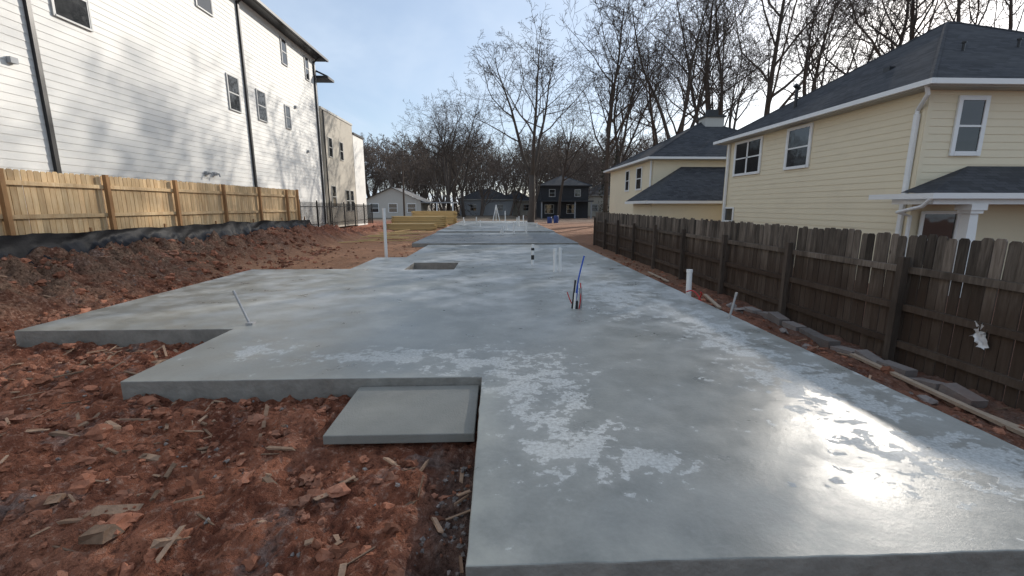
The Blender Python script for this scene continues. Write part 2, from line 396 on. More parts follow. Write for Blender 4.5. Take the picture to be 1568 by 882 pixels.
# ------------------------------------------------------------------ fences
def picket_fence(name,X,side,y0,y1,zb,zt_,posts,mp,mpost,railz,jz=.012,w=.14,tilt=.0,rw=.02,gap=.004,post_top=-.06):
    e=empty(name);mb=MB();y=y0
    while y<y1:
        ww=w*R.uniform(.94,1.0);mb.cv=R.random()
        h=zt_(y)+R.uniform(-jz,jz);b=zb(y)-.03
        x0=X+side*.022+R.uniform(-.004,.004);x1=x0+side*.018;g=gap*R.uniform(.5,1.8)
        tx=R.uniform(-tilt,tilt)
        P=[(y+g,b),(y+ww-g,b),(y+ww-g+tx,h-.03),(y+ww-.03+tx,h),(y+.03+tx,h),(y+g+tx,h-.03)]
        n=len(mb.v)
        for xx in(x0,x1):
            for a,c in P: mb.v.append((xx,a,c))
        mb.face([n+k for k in range(6)]);mb.face([n+6+k for k in range(6)][::-1])
        for k in range(6): mb.face((n+k,n+(k+1)%6,n+6+(k+1)%6,n+6+k))
        y+=ww
    mb.obj('pickets',mp,e)
    mb=MB()
    for p0,p1 in zip(posts[:-1],posts[1:]):
        for rz in railz:
            mb.cv=R.random()
            xr=X-side*(rw-.02)
            a=Vector((xr,p0,zb(p0)+rz+R.uniform(-.01,.01)));b=Vector((xr,p1,zb(p1)+rz+R.uniform(-.01,.01)))
            n=len(mb.v)
            for q in(a,b):
                for dx,dz in((-rw,-.045),(rw,-.045),(rw,.045),(-rw,.045)): mb.v.append((q.x+dx,q.y,q.z+dz))
            for q in((0,1,5,4),(1,2,6,5),(2,3,7,6),(3,0,4,7)): mb.face([n+k for k in q])
    mb.obj('rails',mp,e)
    mb=MB()
    for p in posts:
        mb.cv=R.random();xx=X-side*(.05+2*rw-.02)
        mb.box(xx-.047,xx+.047,p-.047,p+.047,zb(p)-.3,zt_(p)+post_top+R.uniform(-.03,.03))
    mb.obj('posts',mpost,e)
    return e
postsL=[11.8+2.44*k for k in range(-5,5)]+[22.7]
picket_fence('wooden_fence',-10.,-1,-1,22.8,lambda y:.62,lambda y:2.47+.004*y,postsL,M['pine'],M['pine_post'],(.28,.92,1.62),rw=.03,gap=.006,post_top=.0)
postsR=[5.9+2.44*k for k in range(-3,9)]
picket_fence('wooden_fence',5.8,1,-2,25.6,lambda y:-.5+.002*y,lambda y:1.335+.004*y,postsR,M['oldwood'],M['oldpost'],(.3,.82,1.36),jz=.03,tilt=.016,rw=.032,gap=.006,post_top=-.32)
# crumpled white sheet standing in for a hole in the old fence
mb=MB();n=8
for j in range(n+1):
    for i in range(n+1):
        u,v=i/n-.5,j/n-.5;q=Vector((u*5,v*5,2))
        mb.v.append((5.76+noise.noise(q)*.05,4.83+u*.17*(1-.5*v)+noise.noise(q+Vector((7,0,0)))*.05,.22+v*.3+noise.noise(q+Vector((0,9,0)))*.06))
for j in range(n):
    for i in range(n):
        if (i+j*3)%11==0 or (i>4 and j<3): continue
        a=j*(n+1)+i;mb.face((a,a+1,a+n+2,a+n+1))
mb.obj('fence_hole_sheet',M['plastic'],None,True)
# silt fence
mb=MB();N=330;K=10;y0,y1=-2.,23.5
for i in range(N+1):
    y=y0+(y1-y0)*i/N
    sag=abs(math.sin(y*math.pi/2.4))
    top_=1.20-.05*sag-.09*sm(17,23,y)+noise.noise(Vector((y*1.3,0,0)))*.05+noise.noise(Vector((y*6,3,0)))*.012
    bt=min(gz(-9.32,y),gz(-9.2,y))-.06
    for k in range(K+1):
        t=k/K;v=Vector((y*1.1+t*2.6,t*.7,1.))
        x=-9.73+.40*t**2.5+noise.fractal(v,.9,2.,3)*.06*(.3+t)+.014*abs(math.sin(y*4+t*6))
        mb.v.append((x,y,top_*(1-t)+bt*t))
for i in range(N):
    for k in range(K):
        a=i*(K+1)+k;mb.face((a,a+1,a+K+2,a+K+1))
e=empty('silt_fence');o=mb.obj('fabric',M['silt'],e,True)
mb=MB()
for k in range(11):
    y=-1+2.4*k;mb.box(-9.8,-9.76,y-.02,y+.02,.3,1.25)
mb.obj('stakes',M['pine_post'],e)
# black metal fence
e=empty('metal_fence');mb=MB()
y=22.9
while y<36:
    mb.box(-9.99,-9.97,y,y+.02,.7-.02*(y-22.9),2.0-.01*(y-22.9));y+=.12
for k in range(7):
    y=23+2.2*k;mb.box(-10.01,-9.95,y-.03,y+.03,.4,2.1-.01*(y-22.9))
mb.box(-9.995,-9.965,22.9,36,.75,.79);mb.box(-9.995,-9.965,22.9,36,1.72,1.76)
mb.obj('bars',M['black_metal'],e)
# ------------------------------------------------------------------ houses
LIP=.014
def siding_x(mb,X,nx,y0,y1,z0,z1,lap=.18):
    z=z0
    while z<z1-1e-4:
        zt2=min(z+lap,z1);o1=X+nx*LIP;o2=X+nx*.002
        q=[(o1,y0,z),(o1,y1,z),(o2,y1,zt2),(o2,y0,zt2)];l=[(X,y0,z),(X,y1,z),(o1,y1,z),(o1,y0,z)]
        if nx<0:q=q[::-1];l=l[::-1]
        mb.quad(*q);mb.quad(*l);z=zt2
def siding_y(mb,Y,ny,x0,x1,z0,z1,lap=.18):
    z=z0
    while z<z1-1e-4:
        zt2=min(z+lap,z1);o1=Y+ny*LIP;o2=Y+ny*.002
        q=[(x1,o1,z),(x0,o1,z),(x0,o2,zt2),(x1,o2,zt2)];l=[(x1,Y,z),(x0,Y,z),(x0,o1,z),(x1,o1,z)]
        mb.quad(*q);mb.quad(*l);z=zt2
def window_x(par,X,nx,y0,y1,z0,z1,mf,sash=True,t=.09,mull=0):
    fr=MB();a=sorted((X+nx*.0,X+nx*.045))
    fr.box(a[0],a[1],y0-t,y0,z0-t,z1+t);fr.box(a[0],a[1],y1,y1+t,z0-t,z1+t)
    b=sorted((X,X+nx*.043));fr.box(b[0],b[1],y0,y1,z1,z1+t);c=sorted((X,X+nx*.06));fr.box(c[0],c[1],y0,y1,z0-t,z0)
    i=sorted((X+nx*.024,X+nx*.036));zm=(z0+z1)/2
    if sash: fr.box(i[0],i[1],y0,y1,zm-.025,zm+.025)
    for k in range(mull):
        ym=y0+(y1-y0)*(k+1)/(mull+1);fr.box(i[0],i[1],ym-.05,ym+.05,z0,z1)
    fr.box(i[0]-.001,i[1]-.001,y0,y0+.035,z0,z1);fr.box(i[0]-.001,i[1]-.001,y1-.035,y1,z0,z1)
    fr.obj('window_frame',mf,par)
    g=MB();g.box(*sorted((X-nx*.01,X+nx*.022)),y0,y1,z0,z1);g.obj('window_glass',M['glass'],par)
def window_y(par,Y,ny,x0,x1,z0,z1,mf,t=.09):
    fr=MB();a=sorted((Y,Y+ny*.045))
    fr.box(x0-t,x0,a[0],a[1],z0-t,z1+t);fr.box(x1,x1+t,a[0],a[1],z0-t,z1+t)
    fr.box(x0,x1,*sorted((Y,Y+ny*.043)),z1,z1+t);fr.box(x0,x1,*sorted((Y,Y+ny*.06)),z0-t,z0)
    i=sorted((Y+ny*.024,Y+ny*.036));zm=(z0+z1)/2
    fr.box(x0,x1,i[0],i[1],zm-.025,zm+.025)
    fr.obj('window_frame',mf,par)
    g=MB();g.box(x0,x1,*sorted((Y-ny*.01,Y+ny*.022)),z0,z1);g.obj('window_glass',M['glass'],par)
def hip(par,x0,x1,y0,y1,z,rise,mat_=None,fm=None,gut=True):
    W=x1-x0;D=y1-y0;h=min(W,D)/2
    if W>=D: a=(x0+h,(y0+y1)/2,z+rise);b=(x1-h,(y0+y1)/2,z+rise)
    else: a=((x0+x1)/2,y0+h,z+rise);b=((x0+x1)/2,y1-h,z+rise)
    c=[(x0,y0,z),(x1,y0,z),(x1,y1,z),(x0,y1,z)]
    mb=MB()
    if W>=D: mb.quad(c[0],c[1],b,a);mb.quad(c[1],c[2],b);mb.quad(c[2],c[3],a,b);mb.quad(c[3],c[0],a)
    else: mb.quad(c[0],c[1],a);mb.quad(c[1],c[2],b,a);mb.quad(c[2],c[3],b);mb.quad(c[3],c[0],a,b)
    mb.obj('roof',mat_ or M['shingle'],par)
    mb=MB();hips=[(c[0],a),(c[1],b if W>=D else a),(c[2],b),(c[3],a if W>=D else b),(a,b)]
    for p,q in hips: mb.tube([Vector(p)-Vector((0,0,.03)),Vector(q)-Vector((0,0,.03))],.07,6)
    mb.obj('roof_hip_caps',mat_ or M['shingle'],par)
    mb=MB();mb.box(x0+.03,x1-.03,y0+.03,y1-.03,z-.16,z-.012);mb.obj('soffit',M['soffit'] if fm is None else fm,par)
    if gut:
        mb=MB();mb.box(x0-.10,x0+.025,y0-.1,y1+.1,z-.13,z-.004);mb.box(x0+.03,x1+.1,y0-.10,y0+.025,z-.13,z-.004)
        mb.obj('gutter',fm or M['white_paint'],par)
# --- left tall white house
H=empty('white_siding_house')
mb=MB();siding_x(mb,-12,1,-8,31.7,.3,11.4,.2);mb.obj('side_wall',M['white_siding'],H)
mb=MB();mb.box(-24,-12.004,-8,31.7,.3,11.4);mb.obj('wall_core',M['white_siding'],H)
mb=MB();mb.box(-12.05,-11.96,31.62,31.75,.3,11.4);mb.obj('corner_trim',M['white_paint'],H)
hip(H,-24.6,-11.4,-8.6,32.3,11.5,3.0,fm=M['black_metal'],gut=False)
mb=MB();mb.box(-11.43,-11.28,-8.6,32.4,11.36,11.49);mb.obj('gutter',M['black_metal'],H)
mb=MB()
for y in(12.75,22.8,31.45):
    mb.box(-11.98,-11.89,y-.06,y+.06,.5,11.1);mb.tube([(-11.93,y,11.05),(-11.6,y,11.3),(-11.4,y,11.42)],.05,6)
mb.obj('downspouts',M['black_metal'],H)
for a,b,c,d in((21.35,22.2,6.1,7.55),(23.8,24.6,6.1,7.5),(26.8,27.35,6.2,7.4),(27.0,27.6,9.7,11.0),(30.1,30.6,9.7,11.0),(19.8,20.8,9.7,11.0),(13.5,14.6,6.9,8.4),(15.5,16.5,9.7,11.)):
    window_x(H,-12+.015,1,a,b,c,d,M['win_trim'],t=.05)
mb=MB()
for y,z in((12.1,5.3),(19.1,3.1),(19.6,3.1),(28.2,7.6),(29.5,5.2)): mb.box(-11.98,-11.87,y-.09,y+.09,z-.07,z+.07)
for y,z in((19.1,3.1),(19.6,3.1)): mb.tube([(-11.9,y,z),(-11.75,y,z),(-11.72,y,z-.12)],.03,6)
mb.obj('wall_vents',M['grey_siding'],H)
# --- beige building beyond
B=empty('beige_flat_roof_building')
mb=MB();mb.box(-24,-12,32.2,38.8,.2,8.35);mb.obj('walls',M['beige_brick'],B)
mb=MB();mb.box(-24.05,-11.95,32.15,38.85,8.35,8.5);mb.obj('parapet_cap',M['soffit'],B)
for a,b,c,d in((33.2,33.9,5.3,6.6),(35.5,36.2,5.3,6.6),(33.2,34,1.7,3.2),(36.2,37.,1.4,3.0),(37.3,38.1,1.4,3.0)): window_x(B,-12,1,a,b,c,d,M['soffit'],t=.05)
mb=MB();mb.box(-12.4,-11.2,31.8,33.0,10.2,10.35);mb.quad((-11.2,31.8,10.35),(-11.2,33,10.35),(-12.4,33,10.9),(-12.4,31.8,10.9));mb.box(-12.9,-12.4,31.8,33,8.5,10.9);mb.obj('dormer_canopy',M['dark_siding'],B)
mb=MB();mb.tube([(-11.93,32.4,.5),(-11.93,32.4,8.3)],.05,6);mb.obj('downspout',M['black_metal'],B)
B=empty('white_flat_roof_building')
mb=MB();mb.box(-24,-12,38.9,41.8,.1,7.7);mb.obj('walls',M['white_siding'],B)
mb=MB();mb.box(-24,-11.9,38.9,41.9,7.7,7.85);mb.obj('parapet_cap',M['black_metal'],B)
# --- cream house right
C=empty('cream_siding_house')
mb=MB();siding_x(mb,11,-1,11.4,21.2,-.6,4.66,.19);mb.obj('side_wall',M['cream_siding'],C)
mb=MB();siding_y(mb,11.4,-1,11,21.2,-.6,4.66,.19);mb.obj('front_wall',M['cream_siding'],C)
mb=MB();mb.box(11.005,21.2,11.405,21.2,-.6,4.66);mb.obj('wall_core',M['cream_siding'],C)
mb=MB();mb.box(10.975,11.09,11.375,11.40,-.6,4.64);mb.box(10.97,11.0,11.403,11.5,-.6,4.64);mb.box(10.965,11.0,21.12,21.22,-.6,4.64);mb.obj('corner_trim',M['cream_siding'],C)
hip(C,10.6,21.6,11.0,21.6,4.8,3.3)
mb=MB();mb.tube([(10.62,11.15,4.72),(10.75,11.2,4.5),(10.93,11.6,4.2),(10.93,11.6,4.05)],.05,8);mb.box(10.88,10.96,11.53,11.64,-.5,4.1);mb.box(10.88,10.96,20.9,21.0,-.5,4.6);mb.obj('downspouts',M['white_paint'],C)
for a,b,mu in((18.5,20.4,1),(15.6,16.75,0)): window_x(C,10.985,-1,a,b,3.2,4.5,M['white_paint'],t=.1,mull=mu)
window_x(C,10.985,-1,20.2,20.9,1.1,1.65,M['white_paint'],t=.06,sash=False)
window_y(C,11.385,-1,11.85,12.45,3.15,4.4,M['white_paint'],t=.11)
# porch
mb=MB()
e1=[(10.3,10.2,2.06),(17,10.2,2.06)];wl=(12.3,11.37,2.78);wr=(17,11.37,2.78);wc=(10.6,11.37,2.10)
mb.quad(e1[0],e1[1],wr,wl);mb.quad(wc,e1[0],wl);mb.obj('porch_roof',M['shingle'],C)
mb=MB();mb.box(10.22,17,10.1,10.2,1.93,2.06);mb.box(10.22,10.32,10.2,11.9,1.93,2.06);mb.box(10.4,17,10.25,11.36,1.8,2.02);mb.tube([(10.25,10.15,1.95),(10.3,10.4,1.75),(10.45,11.2,1.6),(10.9,11.3,1.5),(10.9,11.3,-.4)],.045,8);mb.obj('porch_gutter',M['white_paint'],C)
mb=MB()
for cxx in(11.55,14.5):
    for z0,z1,r0 in((1.66,1.8,.2),(1.58,1.66,.16),(-.5,-.0,.22)): mb.box(cxx-r0,cxx+r0,10.42-r0,10.42+r0,z0,z1)
    n=len(mb.v)
    for z,r0 in((0,.15),(1.58,.105)):
        for dx,dy in((-1,-1),(1,-1),(1,1),(-1,1)): mb.v.append((cxx+dx*r0,10.42+dy*r0,z))
    for q in((0,1,5,4),(1,2,6,5),(2,3,7,6),(3,0,4,7)): mb.face([n+k for k in q])
mb.obj('porch_columns',M['white_paint'],C)
mb=MB();mb.box(11.3,12.2,11.33,11.36,.2,1.55);mb.obj('porch_window_glass',M['glass'],C)
mb=MB()
for a in(11.22,12.2): mb.box(a,a+.09,11.30,11.335,-.3,1.62)
mb.box(11.31,12.2,11.302,11.33,1.55,1.63);mb.box(11.31,12.2,11.302,11.34,.85,.9);mb.obj('porch_window_frame',M['white_paint'],C)
mb=MB()
mb.tube([(11.9,18.0,5.3),(11.9,18.0,6.4)],.06,8);mb.tube([(12.0,18,6.3),(11.8,18,6.45)],.09,8)
for x,y in((13.5,13.2),(15.6,13.6)):
    zr=4.8+.6226*min(x-10.6,y-11);mb.tube([(x,y,zr-.1),(x,y,zr+.2)],.035,8);mb.tube([(x,y,zr+.2),(x,y,zr+.24)],.06,8)
for x,y in((12.6,14.6),):
    zr=4.8+.6226*min(x-10.6,y-11);mb.box(x-.1,x+.1,y-.12,y+.12,zr-.1,zr+.07)
mb.obj('roof_vents',M['black_metal'],C)
# --- second cream house
D=empty('cream_siding_house')
mb=MB();siding_x(mb,9.5,-1,27,37,-.5,4.55,.19);siding_y(mb,27,-1,9.5,20,-.5,4.55,.19);mb.box(9.505,20,27.005,37,-.5,4.55);mb.obj('walls',M['cream_siding'],D)
hip(D,9.1,20.5,26.6,37.4,4.65,2.9)
for a,b in((29.,30.0),(31.7,32.5)): window_x(D,9.485,-1,a,b,2.9,4.2,M['white_paint'],t=.1)
mb=MB();mb.box(14.5,15.8,31.3,32.4,5,7.8);mb.obj('chimney',M['soffit'],D)
mb=MB();mb.box(14.4,15.9,31.2,32.5,7.8,7.92);mb.box(14.8,15.5,31.6,32.1,7.92,8.35);mb.obj('chimney_cap',M['black_metal'],D)
mb=MB();siding_x(mb,8.4,-1,23.8,27,-.5,1.95,.19);siding_y(mb,23.8,-1,8.4,14,-.5,1.95,.19);mb.box(8.405,14,23.805,27,-.5,1.95);mb.obj('garage_walls',M['cream_siding'],D)
mb=MB();mb.quad((8.0,23.4,2.05),(15,23.4,2.05),(15,26.98,4.1),(11.2,26.98,4.1));mb.quad((8.0,27.3,2.05),(8.0,23.4,2.05),(11.2,26.98,4.1));mb.obj('garage_roof',M['shingle'],D)
mb=MB();mb.box(7.92,8.04,23.3,27.2,1.9,2.04);mb.box(8.04,15,23.3,23.42,1.9,2.04);mb.box(8.04,14,23.43,23.8,1.95,2.0);mb.obj('garage_gutter',M['white_paint'],D)
mb=MB();mb.box(9.38,9.46,27.1,27.2,-.4,4.5);mb.obj('downspout',M['white_paint'],D)
# --- distant dark house
E=empty('dark_siding_house')
mb=MB();mb.box(7.6,15.6,75,84,-.4,5.2);mb.obj('walls',M['dark_siding'],E)
hip(E,7.1,16.1,74.5,84.5,5.2,1.9,fm=M['dark_siding'],gut=False)
for a in(9.,13.3): window_y(E,75,-1,a,a+.9,3.4,4.5,M['win_trim'],t=.08)
mb=MB();mb.box(7.2,16,72.6,74.9,2.5,2.7);mb.obj('porch_roof',M['shingle'],E)
mb=MB();
for a in(7.5,10.3,13,15.7): mb.box(a-.1,a+.1,72.8,73.0,-.4,2.5)
mb.obj('porch_posts',M['grey_siding'],E)
for a in(8.3,12): window_y(E,75,-1,a,a+1.4,.6,2.0,M['win_trim'],t=.08)
# --- bungalow
G=empty('bungalow')
mb=MB();mb.box(-20,-11.4,68,78,-.3,2.6);mb.quad((-20,68,2.6),(-11.4,68,2.6),(-15.7,68,4.5));mb.obj('walls',simple('bungalow_wall',(.5,.47,.42),.7,.08),G)
mb=MB();mb.quad((-20.7,67.5,2.35),(-15.7,67.5,4.6),(-15.7,78.5,4.6),(-20.7,78.5,2.35));mb.quad((-15.7,67.5,4.6),(-10.7,67.5,2.35),(-10.7,78.5,2.35),(-15.7,78.5,4.6));mb.obj('roof',simple('grey_roof',(.30,.28,.26),.9,.1,spec=.2),G)
for a in(-19,-16.2,-13.4): window_y(G,68,-1,a,a+1.2,.9,2.1,M['white_paint'],t=.1)
mb=MB();mb.box(-11.4,-6.5,68,76,2.25,2.4);mb.obj('carport_roof',M['grey_siding'],G)
mb=MB()
for a in(-9,-6.6):mb.box(a-.1,a+.1,68,68.2,-.3,2.25)
mb.obj('carport_posts',M['white_paint'],G)
for k,(x,y,wd,hh,mm) in enumerate([(-2,92,11,3.2,'grey_siding'),(22,88,10,4,'beige_brick'),(-34,86,12,4,'grey_siding'),(4.5,96,7,3,'beige_brick')]):
    q=empty('distant_house');mb=MB();mb.box(x-wd/2,x+wd/2,y,y+9,-.3,hh);mb.obj('walls',M[mm],q)
    hip(q,x-wd/2-.5,x+wd/2+.5,y-.5,y+9.5,hh,2.2,gut=False)
    for a in(-.3,.2): window_y(q,y,-1,x+a*wd,x+a*wd+1.2,.9,2.1,M['win_trim'],t=.1)
mb=MB();mb.tube([(-12.3,60,-.5),(-12.25,60,8.9)],[.14,.09],8);mb.box(-13.1,-11.4,59.95,60.05,8.2,8.32);mb.obj('utility_pole',M['oldpost'])
# ------------------------------------------------------------------ lumber + site clutter
def stack(name,x,y,L,W,Hh,ang):
    g0=gz(x,y)
    mb=MB();T=Matrix.Translation((x,y,g0+.06))@Matrix.Rotation(ang,4,'Z')
    for a in(-L*.35,0,L*.35): mb.obox(T@Matrix.Translation((a,0,-.05)),.1,W,.1)
    z=.03
    while z<Hh:
        a=-W/2
        while a<W/2:
            mb.cv=R.random();mb.obox(T@Matrix.Translation((R.uniform(-.15,.15),a,z)),L*R.choice((1,1,.9)),.085,.038);a+=.09
        z+=.042
    return mb.obj(name,M['lumber'])
stack('lumber_stack',-6.6,35,3.6,1.2,.45,.1);stack('lumber_stack',-6.6,38.5,4.4,1.4,.95,.05);stack('lumber_stack',-6.2,45,4.2,1.2,1.3,0.)
mb=MB()
for k in range(26):
    x=R.uniform(-7.4,-5.);y=R.uniform(22,33);mb.cv=R.random();mb.obox(Matrix.Translation((x,y,gz(x,y)+.05+R.uniform(0,.05)))@Matrix.Rotation(R.uniform(-.1,1.3),4,'Z'),R.uniform(1,2.6),.09,.04)
mb.obj('loose_boards',M['lumber'])
e=empty('sawhorse');mb=MB()
for a,b in(((-.35,44,.14),(0,44.2,1.9)),((.4,44,.14),(0,44.2,1.9)),((0,44.8,.14),(0,44.2,1.9)),((.9,44,.14),(.9,44.3,1.3))): mb.tube([a,b],.04,6)
mb.obj('legs',M['white_paint'],e)
mb=MB()
for k in range(16): 
    x=R.uniform(-3.3,3.4);y=R.uniform(26,48);h=R.uniform(.3,.8);mb.tube([(x,y,.1),(x,y,.14+h)],.05,8)
mb.obj('stub_pipes',M['pvc'])
def barrel(name,x,y,m,s=1):
    mb=MB();mb.tube([(x,y,-.3),(x,y,-.2),(x,y,.2),(x,y,.6*s),(x,y,.65*s)],[.25,.28,.3,.28,.25],14);mb.obj(name,m)
barrel('blue_barrel',6.3,52,M['tarp_blue'],.8);barrel('blue_barrel',7.2,53,M['tarp_blue'])
# debris
def blob(mb,p,r,sq=.7,seed=0):
    n=len(mb.v);t=(1+5**.5)/2
    V0=[(-1,t,0),(1,t,0),(-1,-t,0),(1,-t,0),(0,-1,t),(0,1,t),(0,-1,-t),(0,1,-t),(t,0,-1),(t,0,1),(-t,0,-1),(-t,0,1)]
    F0=[(0,11,5),(0,5,1),(0,1,7),(0,7,10),(0,10,11),(1,5,9),(5,11,4),(11,10,2),(10,7,6),(7,1,8),(3,9,4),(3,4,2),(3,2,6),(3,6,8),(3,8,9),(4,9,5),(2,4,11),(6,2,10),(8,6,7),(9,8,1)]
    vs=[Vector(v).normalized() for v in V0];fs=[]
    cache={}
    def mid(a,b):
        k=(min(a,b),max(a,b))
        if k not in cache: vs.append(((vs[a]+vs[b])/2).normalized());cache[k]=len(vs)-1
        return cache[k]
    for a,b,c in F0:
        ab,bc,ca=mid(a,b),mid(b,c),mid(c,a);fs+=[(a,ab,ca),(b,bc,ab),(c,ca,bc),(ab,bc,ca)]
    o=Vector((seed*1.7,seed*.3,seed));sx,sy=R.uniform(.6,1.4),R.uniform(.6,1.4)
    for v in vs:
        k=r*(1+.8*noise.noise(v*1.5+o)+.5*noise.noise(v*3.3+o));mb.v.append((p[0]+v.x*k*sx,p[1]+v.y*k*sy,p[2]+v.z*k*sq))
    mb.cv=R.random()
    for q in fs: mb.face([n+i for i in q])
def spot():
    while True:
        z=R.random()
        if z<.54: x=R.uniform(-6,-.1);y=R.uniform(1.1,6.2)
        elif z<.80: x=R.uniform(-9.4,-6.8);y=R.uniform(5,20)
        elif z<.93: x=R.uniform(3.9,5.7);y=R.uniform(2.,20)
        else: x=R.uniform(-7,-3.2);y=R.uniform(12.5,28)
        if noise.noise(Vector((x*.9,y*.9,3)))<R.uniform(-.6,.2): continue
        if inslab(x+.05,y) or inslab(x,y+.05) or inslab(x,y) or inslab(x-.05,y): continue
        if -1.6<x<-.1 and 3.15<y<4.4: continue
        return x,y
mb=MB()
for k in range(3800):
    x,y=spot();r=.008+.05*R.random()**3.6
    if x<-6.8: r*=1.8
    blob(mb,(x,y,gz(x,y)+r*.1),r,.75,k)
for k in range(60):
    x,y=spot();r=R.uniform(.05,.10);blob(mb,(x,y,gz(x,y)-.01),r,.7,k+5000)
mb.obj('dirt_clods',M['clod'])
mb=MB()
for k in range(520):
    x,y=spot()
    if R.random()<.25: x=-.30+R.gauss(0,.08);y=R.uniform(1.6,3.1)
    if inslab(x+.03,y):continue
    r=R.uniform(.005,.02);blob(mb,(x,y,gz(x,y)+r*.1),r,.7,k+900)
mb.obj('gravel',M['rubble'])
mb=MB()
for k in range(620):
    x,y=spot();L=R.uniform(.04,.24);W=R.uniform(.006,.035);mb.cv=R.random()
    mb.obox(Matrix.Translation((x,y,gz(x,y)+.018))@Matrix.Rotation(R.uniform(0,6.3),4,'Z')@Matrix.Rotation(R.uniform(-.45,.45),4,'Y')@Matrix.Rotation(R.uniform(-.4,.4),4,'X'),L,W,R.uniform(.004,.018),.12)
for x,y,L,W,Hh,a,b in((-2.5,2.62,.24,.06,.05,.5,.2),(-2.35,2.35,.17,.09,.05,-.1,-.15),(-2.95,2.75,.18,.05,.05,2.,.5),(-1.62,2.85,.12,.05,.04,-.6,.3),(-2.3,2.05,.2,.06,.05,1.2,.1),(-1.05,2.95,.2,.03,.012,.2,.0),(-3.7,3.6,.18,.07,.03,.3,.3),(-3.4,3.7,.14,.05,.04,-.4,.2),(-4.3,5.6,.3,.06,.03,1.0,.1),(-.6,2.7,.12,.04,.01,1.,.0),(-3.1,2.4,.15,.04,.05,1.4,.6),(-1.9,2.3,.16,.05,.03,.9,.4),(-1.4,2.1,.14,.05,.03,2.2,.2),(-2.75,3.3,.16,.05,.03,.1,.3)):
    mb.cv=R.random()*.7;mb.obox(Matrix.Translation((x,y,gz(x,y)+Hh*.15))@Matrix.Rotation(a,4,'Z')@Matrix.Rotation(b,4,'Y')@Matrix.Rotation(R.uniform(-.3,.3),4,'X'),L,W,Hh,.18)
mb.obj('wood_debris',M['scrap'])
mb=MB();mb.cv=.9
for x,y,L,a in((5.0,4.6,2.6,1.45),(5.1,3.2,2.2,1.62),(4.6,9,1.5,1.3),(4.9,13,2.,1.5)): mb.obox(Matrix.Translation((x,y,gz(x,y)+.05))@Matrix.Rotation(a,4,'Z')@Matrix.Rotation(.02,4,'Y'),L,.07,.035)
mb.obj('loose_plank',M['plank'])
mb=MB()
for k in range(11):
    x=5.42+R.uniform(-.04,.04);y=4.6+k*.42;mb.cv=R.random()
    mb.obox(Matrix.Translation((x,y,gz(x,y)+R.uniform(0,.05)))@Matrix.Rotation(R.uniform(-.1,.1),4,'Z')@Matrix.Rotation(R.uniform(-.2,.2),4,'X'),.19,.39,.15,.02)
mb.obj('concrete_blocks',M['rubble'])
mb=MB()
for x,y,r in((4.75,4.4,.07),(4.8,8.3,.12),(5.0,8.9,.11),(4.7,6.2,.06),(4.3,5.4,.05),(5.0,7.2,.07)): blob(mb,(x,y,gz(x,y)+.03),r,.6,int(y*10))
mb.obj('rubble_stones',M['rubble'])
# ------------------------------------------------------------------ trees
def tree_mesh(name,seed,H=20.,stems=1,fork=.3,spread=.35,nb=(12,6,4,3),r0=.24,start=.3,minr=.015,levels=4,matk='bark'):
    rr=random.Random(seed);mb=MB()
    def rv(): return Vector((rr.gauss(0,1),rr.gauss(0,1),rr.gauss(0,1)))
    def grow(p,d,L,r,lev,rend=None):
        n=(10,7,5,3,2)[lev] if L>.5 else 2
        pts=[p.copy()];ds=[d.copy()];q=p.copy();dd=d.copy()
        for i in range(n):
            dd=(dd+rv()*(.07,.15,.19,.2,.2)[lev]+Vector((0,0,(.05,.09,.06,.03,.0)[lev]))).normalized()
            q=q+dd*(L/n);pts.append(q.copy());ds.append(dd.copy())
        re=max(minr*.6,r*.16)
        rad=[max(minr*.6,r+(re-r)*(i/n)**.85) for i in range(n+1)]
        mb.tube(pts,rad,(8,5,3,3,3)[lev],cap=False)
        if lev>=levels:return
        k=nb[lev];st=start if lev==0 else .18
        ga=rr.uniform(0,6.28)
        for j in range(k):
            t=st+(1-st)*(j+rr.random())/k
            fi=min(n-1e-3,t*n);i=int(fi);w=fi-i
            pp=pts[i].lerp(pts[i+1],w);dl=ds[i+1]
            ga+=2.4+rr.uniform(-.6,.6)
            o=dl.orthogonal().normalized();o=Matrix.Rotation(ga,3,dl)@o
            ang=math.radians(rr.uniform(28,60))
            nd=(dl*math.cos(ang)+o*math.sin(ang)).normalized()
            rl=rad[i]+(rad[i+1]-rad[i])*w
            LL=L*(.46,.5,.5,.5)[lev]*(1.2-.75*(t-st)/(1-st))*rr.uniform(.6,1.3)
            grow(pp,nd,LL,max(minr,rl*rr.uniform(.42,.7)),lev+1)
    base=Vector((0,0,-.4))
    if stems==1: grow(base,Vector((rr.gauss(0,.03),rr.gauss(0,.03),1)).normalized(),H,r0,0)
    else:
        top_=Vector((rr.gauss(0,.2),rr.gauss(0,.2),H*fork))
        mb.tube([base,base.lerp(top_,.1),base.lerp(top_,.5)+Vector((.08,0,0)),top_],[r0*1.5,r0*1.15,r0,r0*.95],9)
        a0=rr.uniform(0,6)
        for k in range(stems):
            a=a0+6.283*k/stems+rr.uniform(-.3,.3);s_=spread*rr.uniform(.6,1.2)
            grow(top_-Vector((0,0,.15)),Vector((math.cos(a)*s_,math.sin(a)*s_,1)).normalized(),H*(1-fork)*rr.uniform(.8,1.05),r0*.68,0)
    me=bpy.data.meshes.new(name);me.from_pydata(mb.v,[],mb.f);me.materials.append(M[matk]);me.polygons.foreach_set('use_smooth',[True]*len(mb.f));me.update();return me
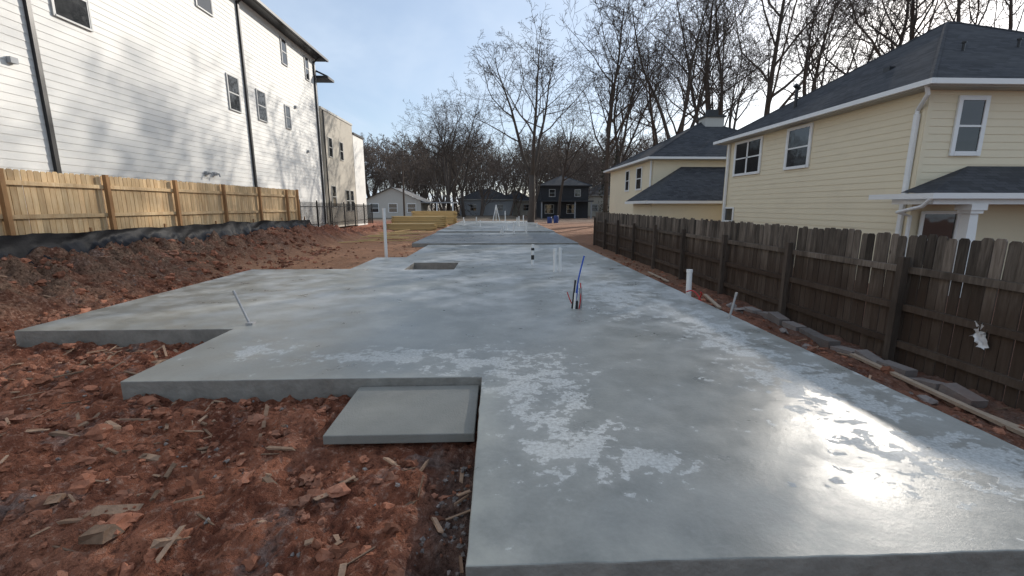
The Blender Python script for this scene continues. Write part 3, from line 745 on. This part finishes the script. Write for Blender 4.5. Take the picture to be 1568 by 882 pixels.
T=[tree_mesh('bare_tree_a',1,20,3,.28,.36,nb=(11,6,5,3),r0=.32),tree_mesh('bare_tree_b',2,20,1,nb=(18,7,5,3),r0=.27,start=.32),tree_mesh('bare_tree_c',3,20,2,.40,.3,nb=(13,6,5,3),r0=.30),
   tree_mesh('bare_tree_d',4,20,4,.2,.36,nb=(10,6,4,3),r0=.30),tree_mesh('bare_tree_e',5,20,1,nb=(16,7,5,3),r0=.32,start=.38)]
def tree(k,x,y,h,rot,sxy=1.):
    o=bpy.data.objects.new('bare_tree',T[k]);COL.objects.link(o);o.location=(x,y,-.3);sz=h/20;o.scale=(sz*sxy,sz*sxy,sz);o.rotation_euler=(0,0,rot)
for a in [(0,3.6,46,18.5,.4,1.15),(3,-7.6,72,19,1.,1.2),(1,-9.8,75,16,3.,1.3),(0,-5.6,78,16,3.,1.1),(1,11.2,46,20,.3,1.1),(2,12.9,48,18,4.,1.),
          (0,17.8,43,22,2.,.9),(3,21.5,44,24,3.1,.9),(4,24.5,42,24,.2,1.),(2,28.5,41,23,1.9,.9),(4,37,39,27,3.3,1.),(0,42,38,27,4.4,1.),(2,50,38,27,1.3,1.),
          (1,26,54,25,3.3,1.),(0,21,56,22,1.,1.1),(1,15.5,58,19,2.,1.1),(4,8.5,62,14,1.,1.2),(3,6,68,13,2.,1.2),(2,19,36,15,2.2,.9),(3,33,45,23,.5,.85),(4,40,47,28,2.6,1.),
          (3,4,-22,17,0.,1.),(0,13,-20,18,1.,1.),(4,20,-26,20,2.,1.)]: tree(*a)  # unseen trees behind the camera, added for reflections in the window glass
mb=MB()
for x,y,h in((11.2,46,9),(12.9,48,8),(17.8,43,7),(24.5,42,8)):
    for k in range(700):
        a=R.uniform(0,6.28);z=R.random()**1.2*h;q=R.uniform(.2,.65)*(1-.5*z/h)
        p=Vector((x+math.cos(a)*q,y+math.sin(a)*q,z-.3));mb.cv=R.random();g=lambda:Vector((R.gauss(0,.09),R.gauss(0,.09),R.gauss(0,.09)))
        mb.quad(p,p+g(),p+g())
mb.obj('ivy',M['ivy'])
TF=[tree_mesh('far_tree_a',21,14,3,.25,.35,nb=(9,6,5),levels=3,minr=.034,matk='bark_far'),tree_mesh('far_tree_b',22,14,1,nb=(16,6,5),levels=3,minr=.034,start=.2,matk='bark_far'),tree_mesh('far_tree_c',23,14,4,.15,.4,nb=(8,6,5),levels=3,minr=.034,matk='bark_far')]
DT=empty('distant_trees')
for k in range(150):
    o=bpy.data.objects.new('tree_%d'%k,TF[k%3]);COL.objects.link(o);o.parent=DT
    y=R.uniform(84,150);o.location=(R.uniform(-.45,.55)*y,y,-.3);h=R.uniform(.7,1.3)*(y/110);o.scale=(h*1.15,h*1.15,h);o.rotation_euler=(0,0,R.uniform(0,6))
mb=MB()
for k in range(110):
    y=R.uniform(84,135);x=R.uniform(-.6,.6)*y;hh=R.uniform(1.5,7)*(y/100);wd=R.uniform(2,5)
    cvb=R.random()
    for j in range(170):
        a=R.uniform(0,6.28);q=R.random()**.5*wd;zq=R.random()*hh*(1-.6*(q/wd)**2)
        p=Vector((x+math.cos(a)*q,y+math.sin(a)*q,zq-.3));s1=Vector((R.gauss(0,.16),R.gauss(0,.16),R.gauss(0,.22)));s2=Vector((R.gauss(0,.16),R.gauss(0,.1),R.gauss(0,.2)))
        mb.cv=min(1,max(0,cvb+R.uniform(-.3,.3)));mb.quad(p,p+s1,p+s2)
mb.obj('distant_brush',M['brush'])
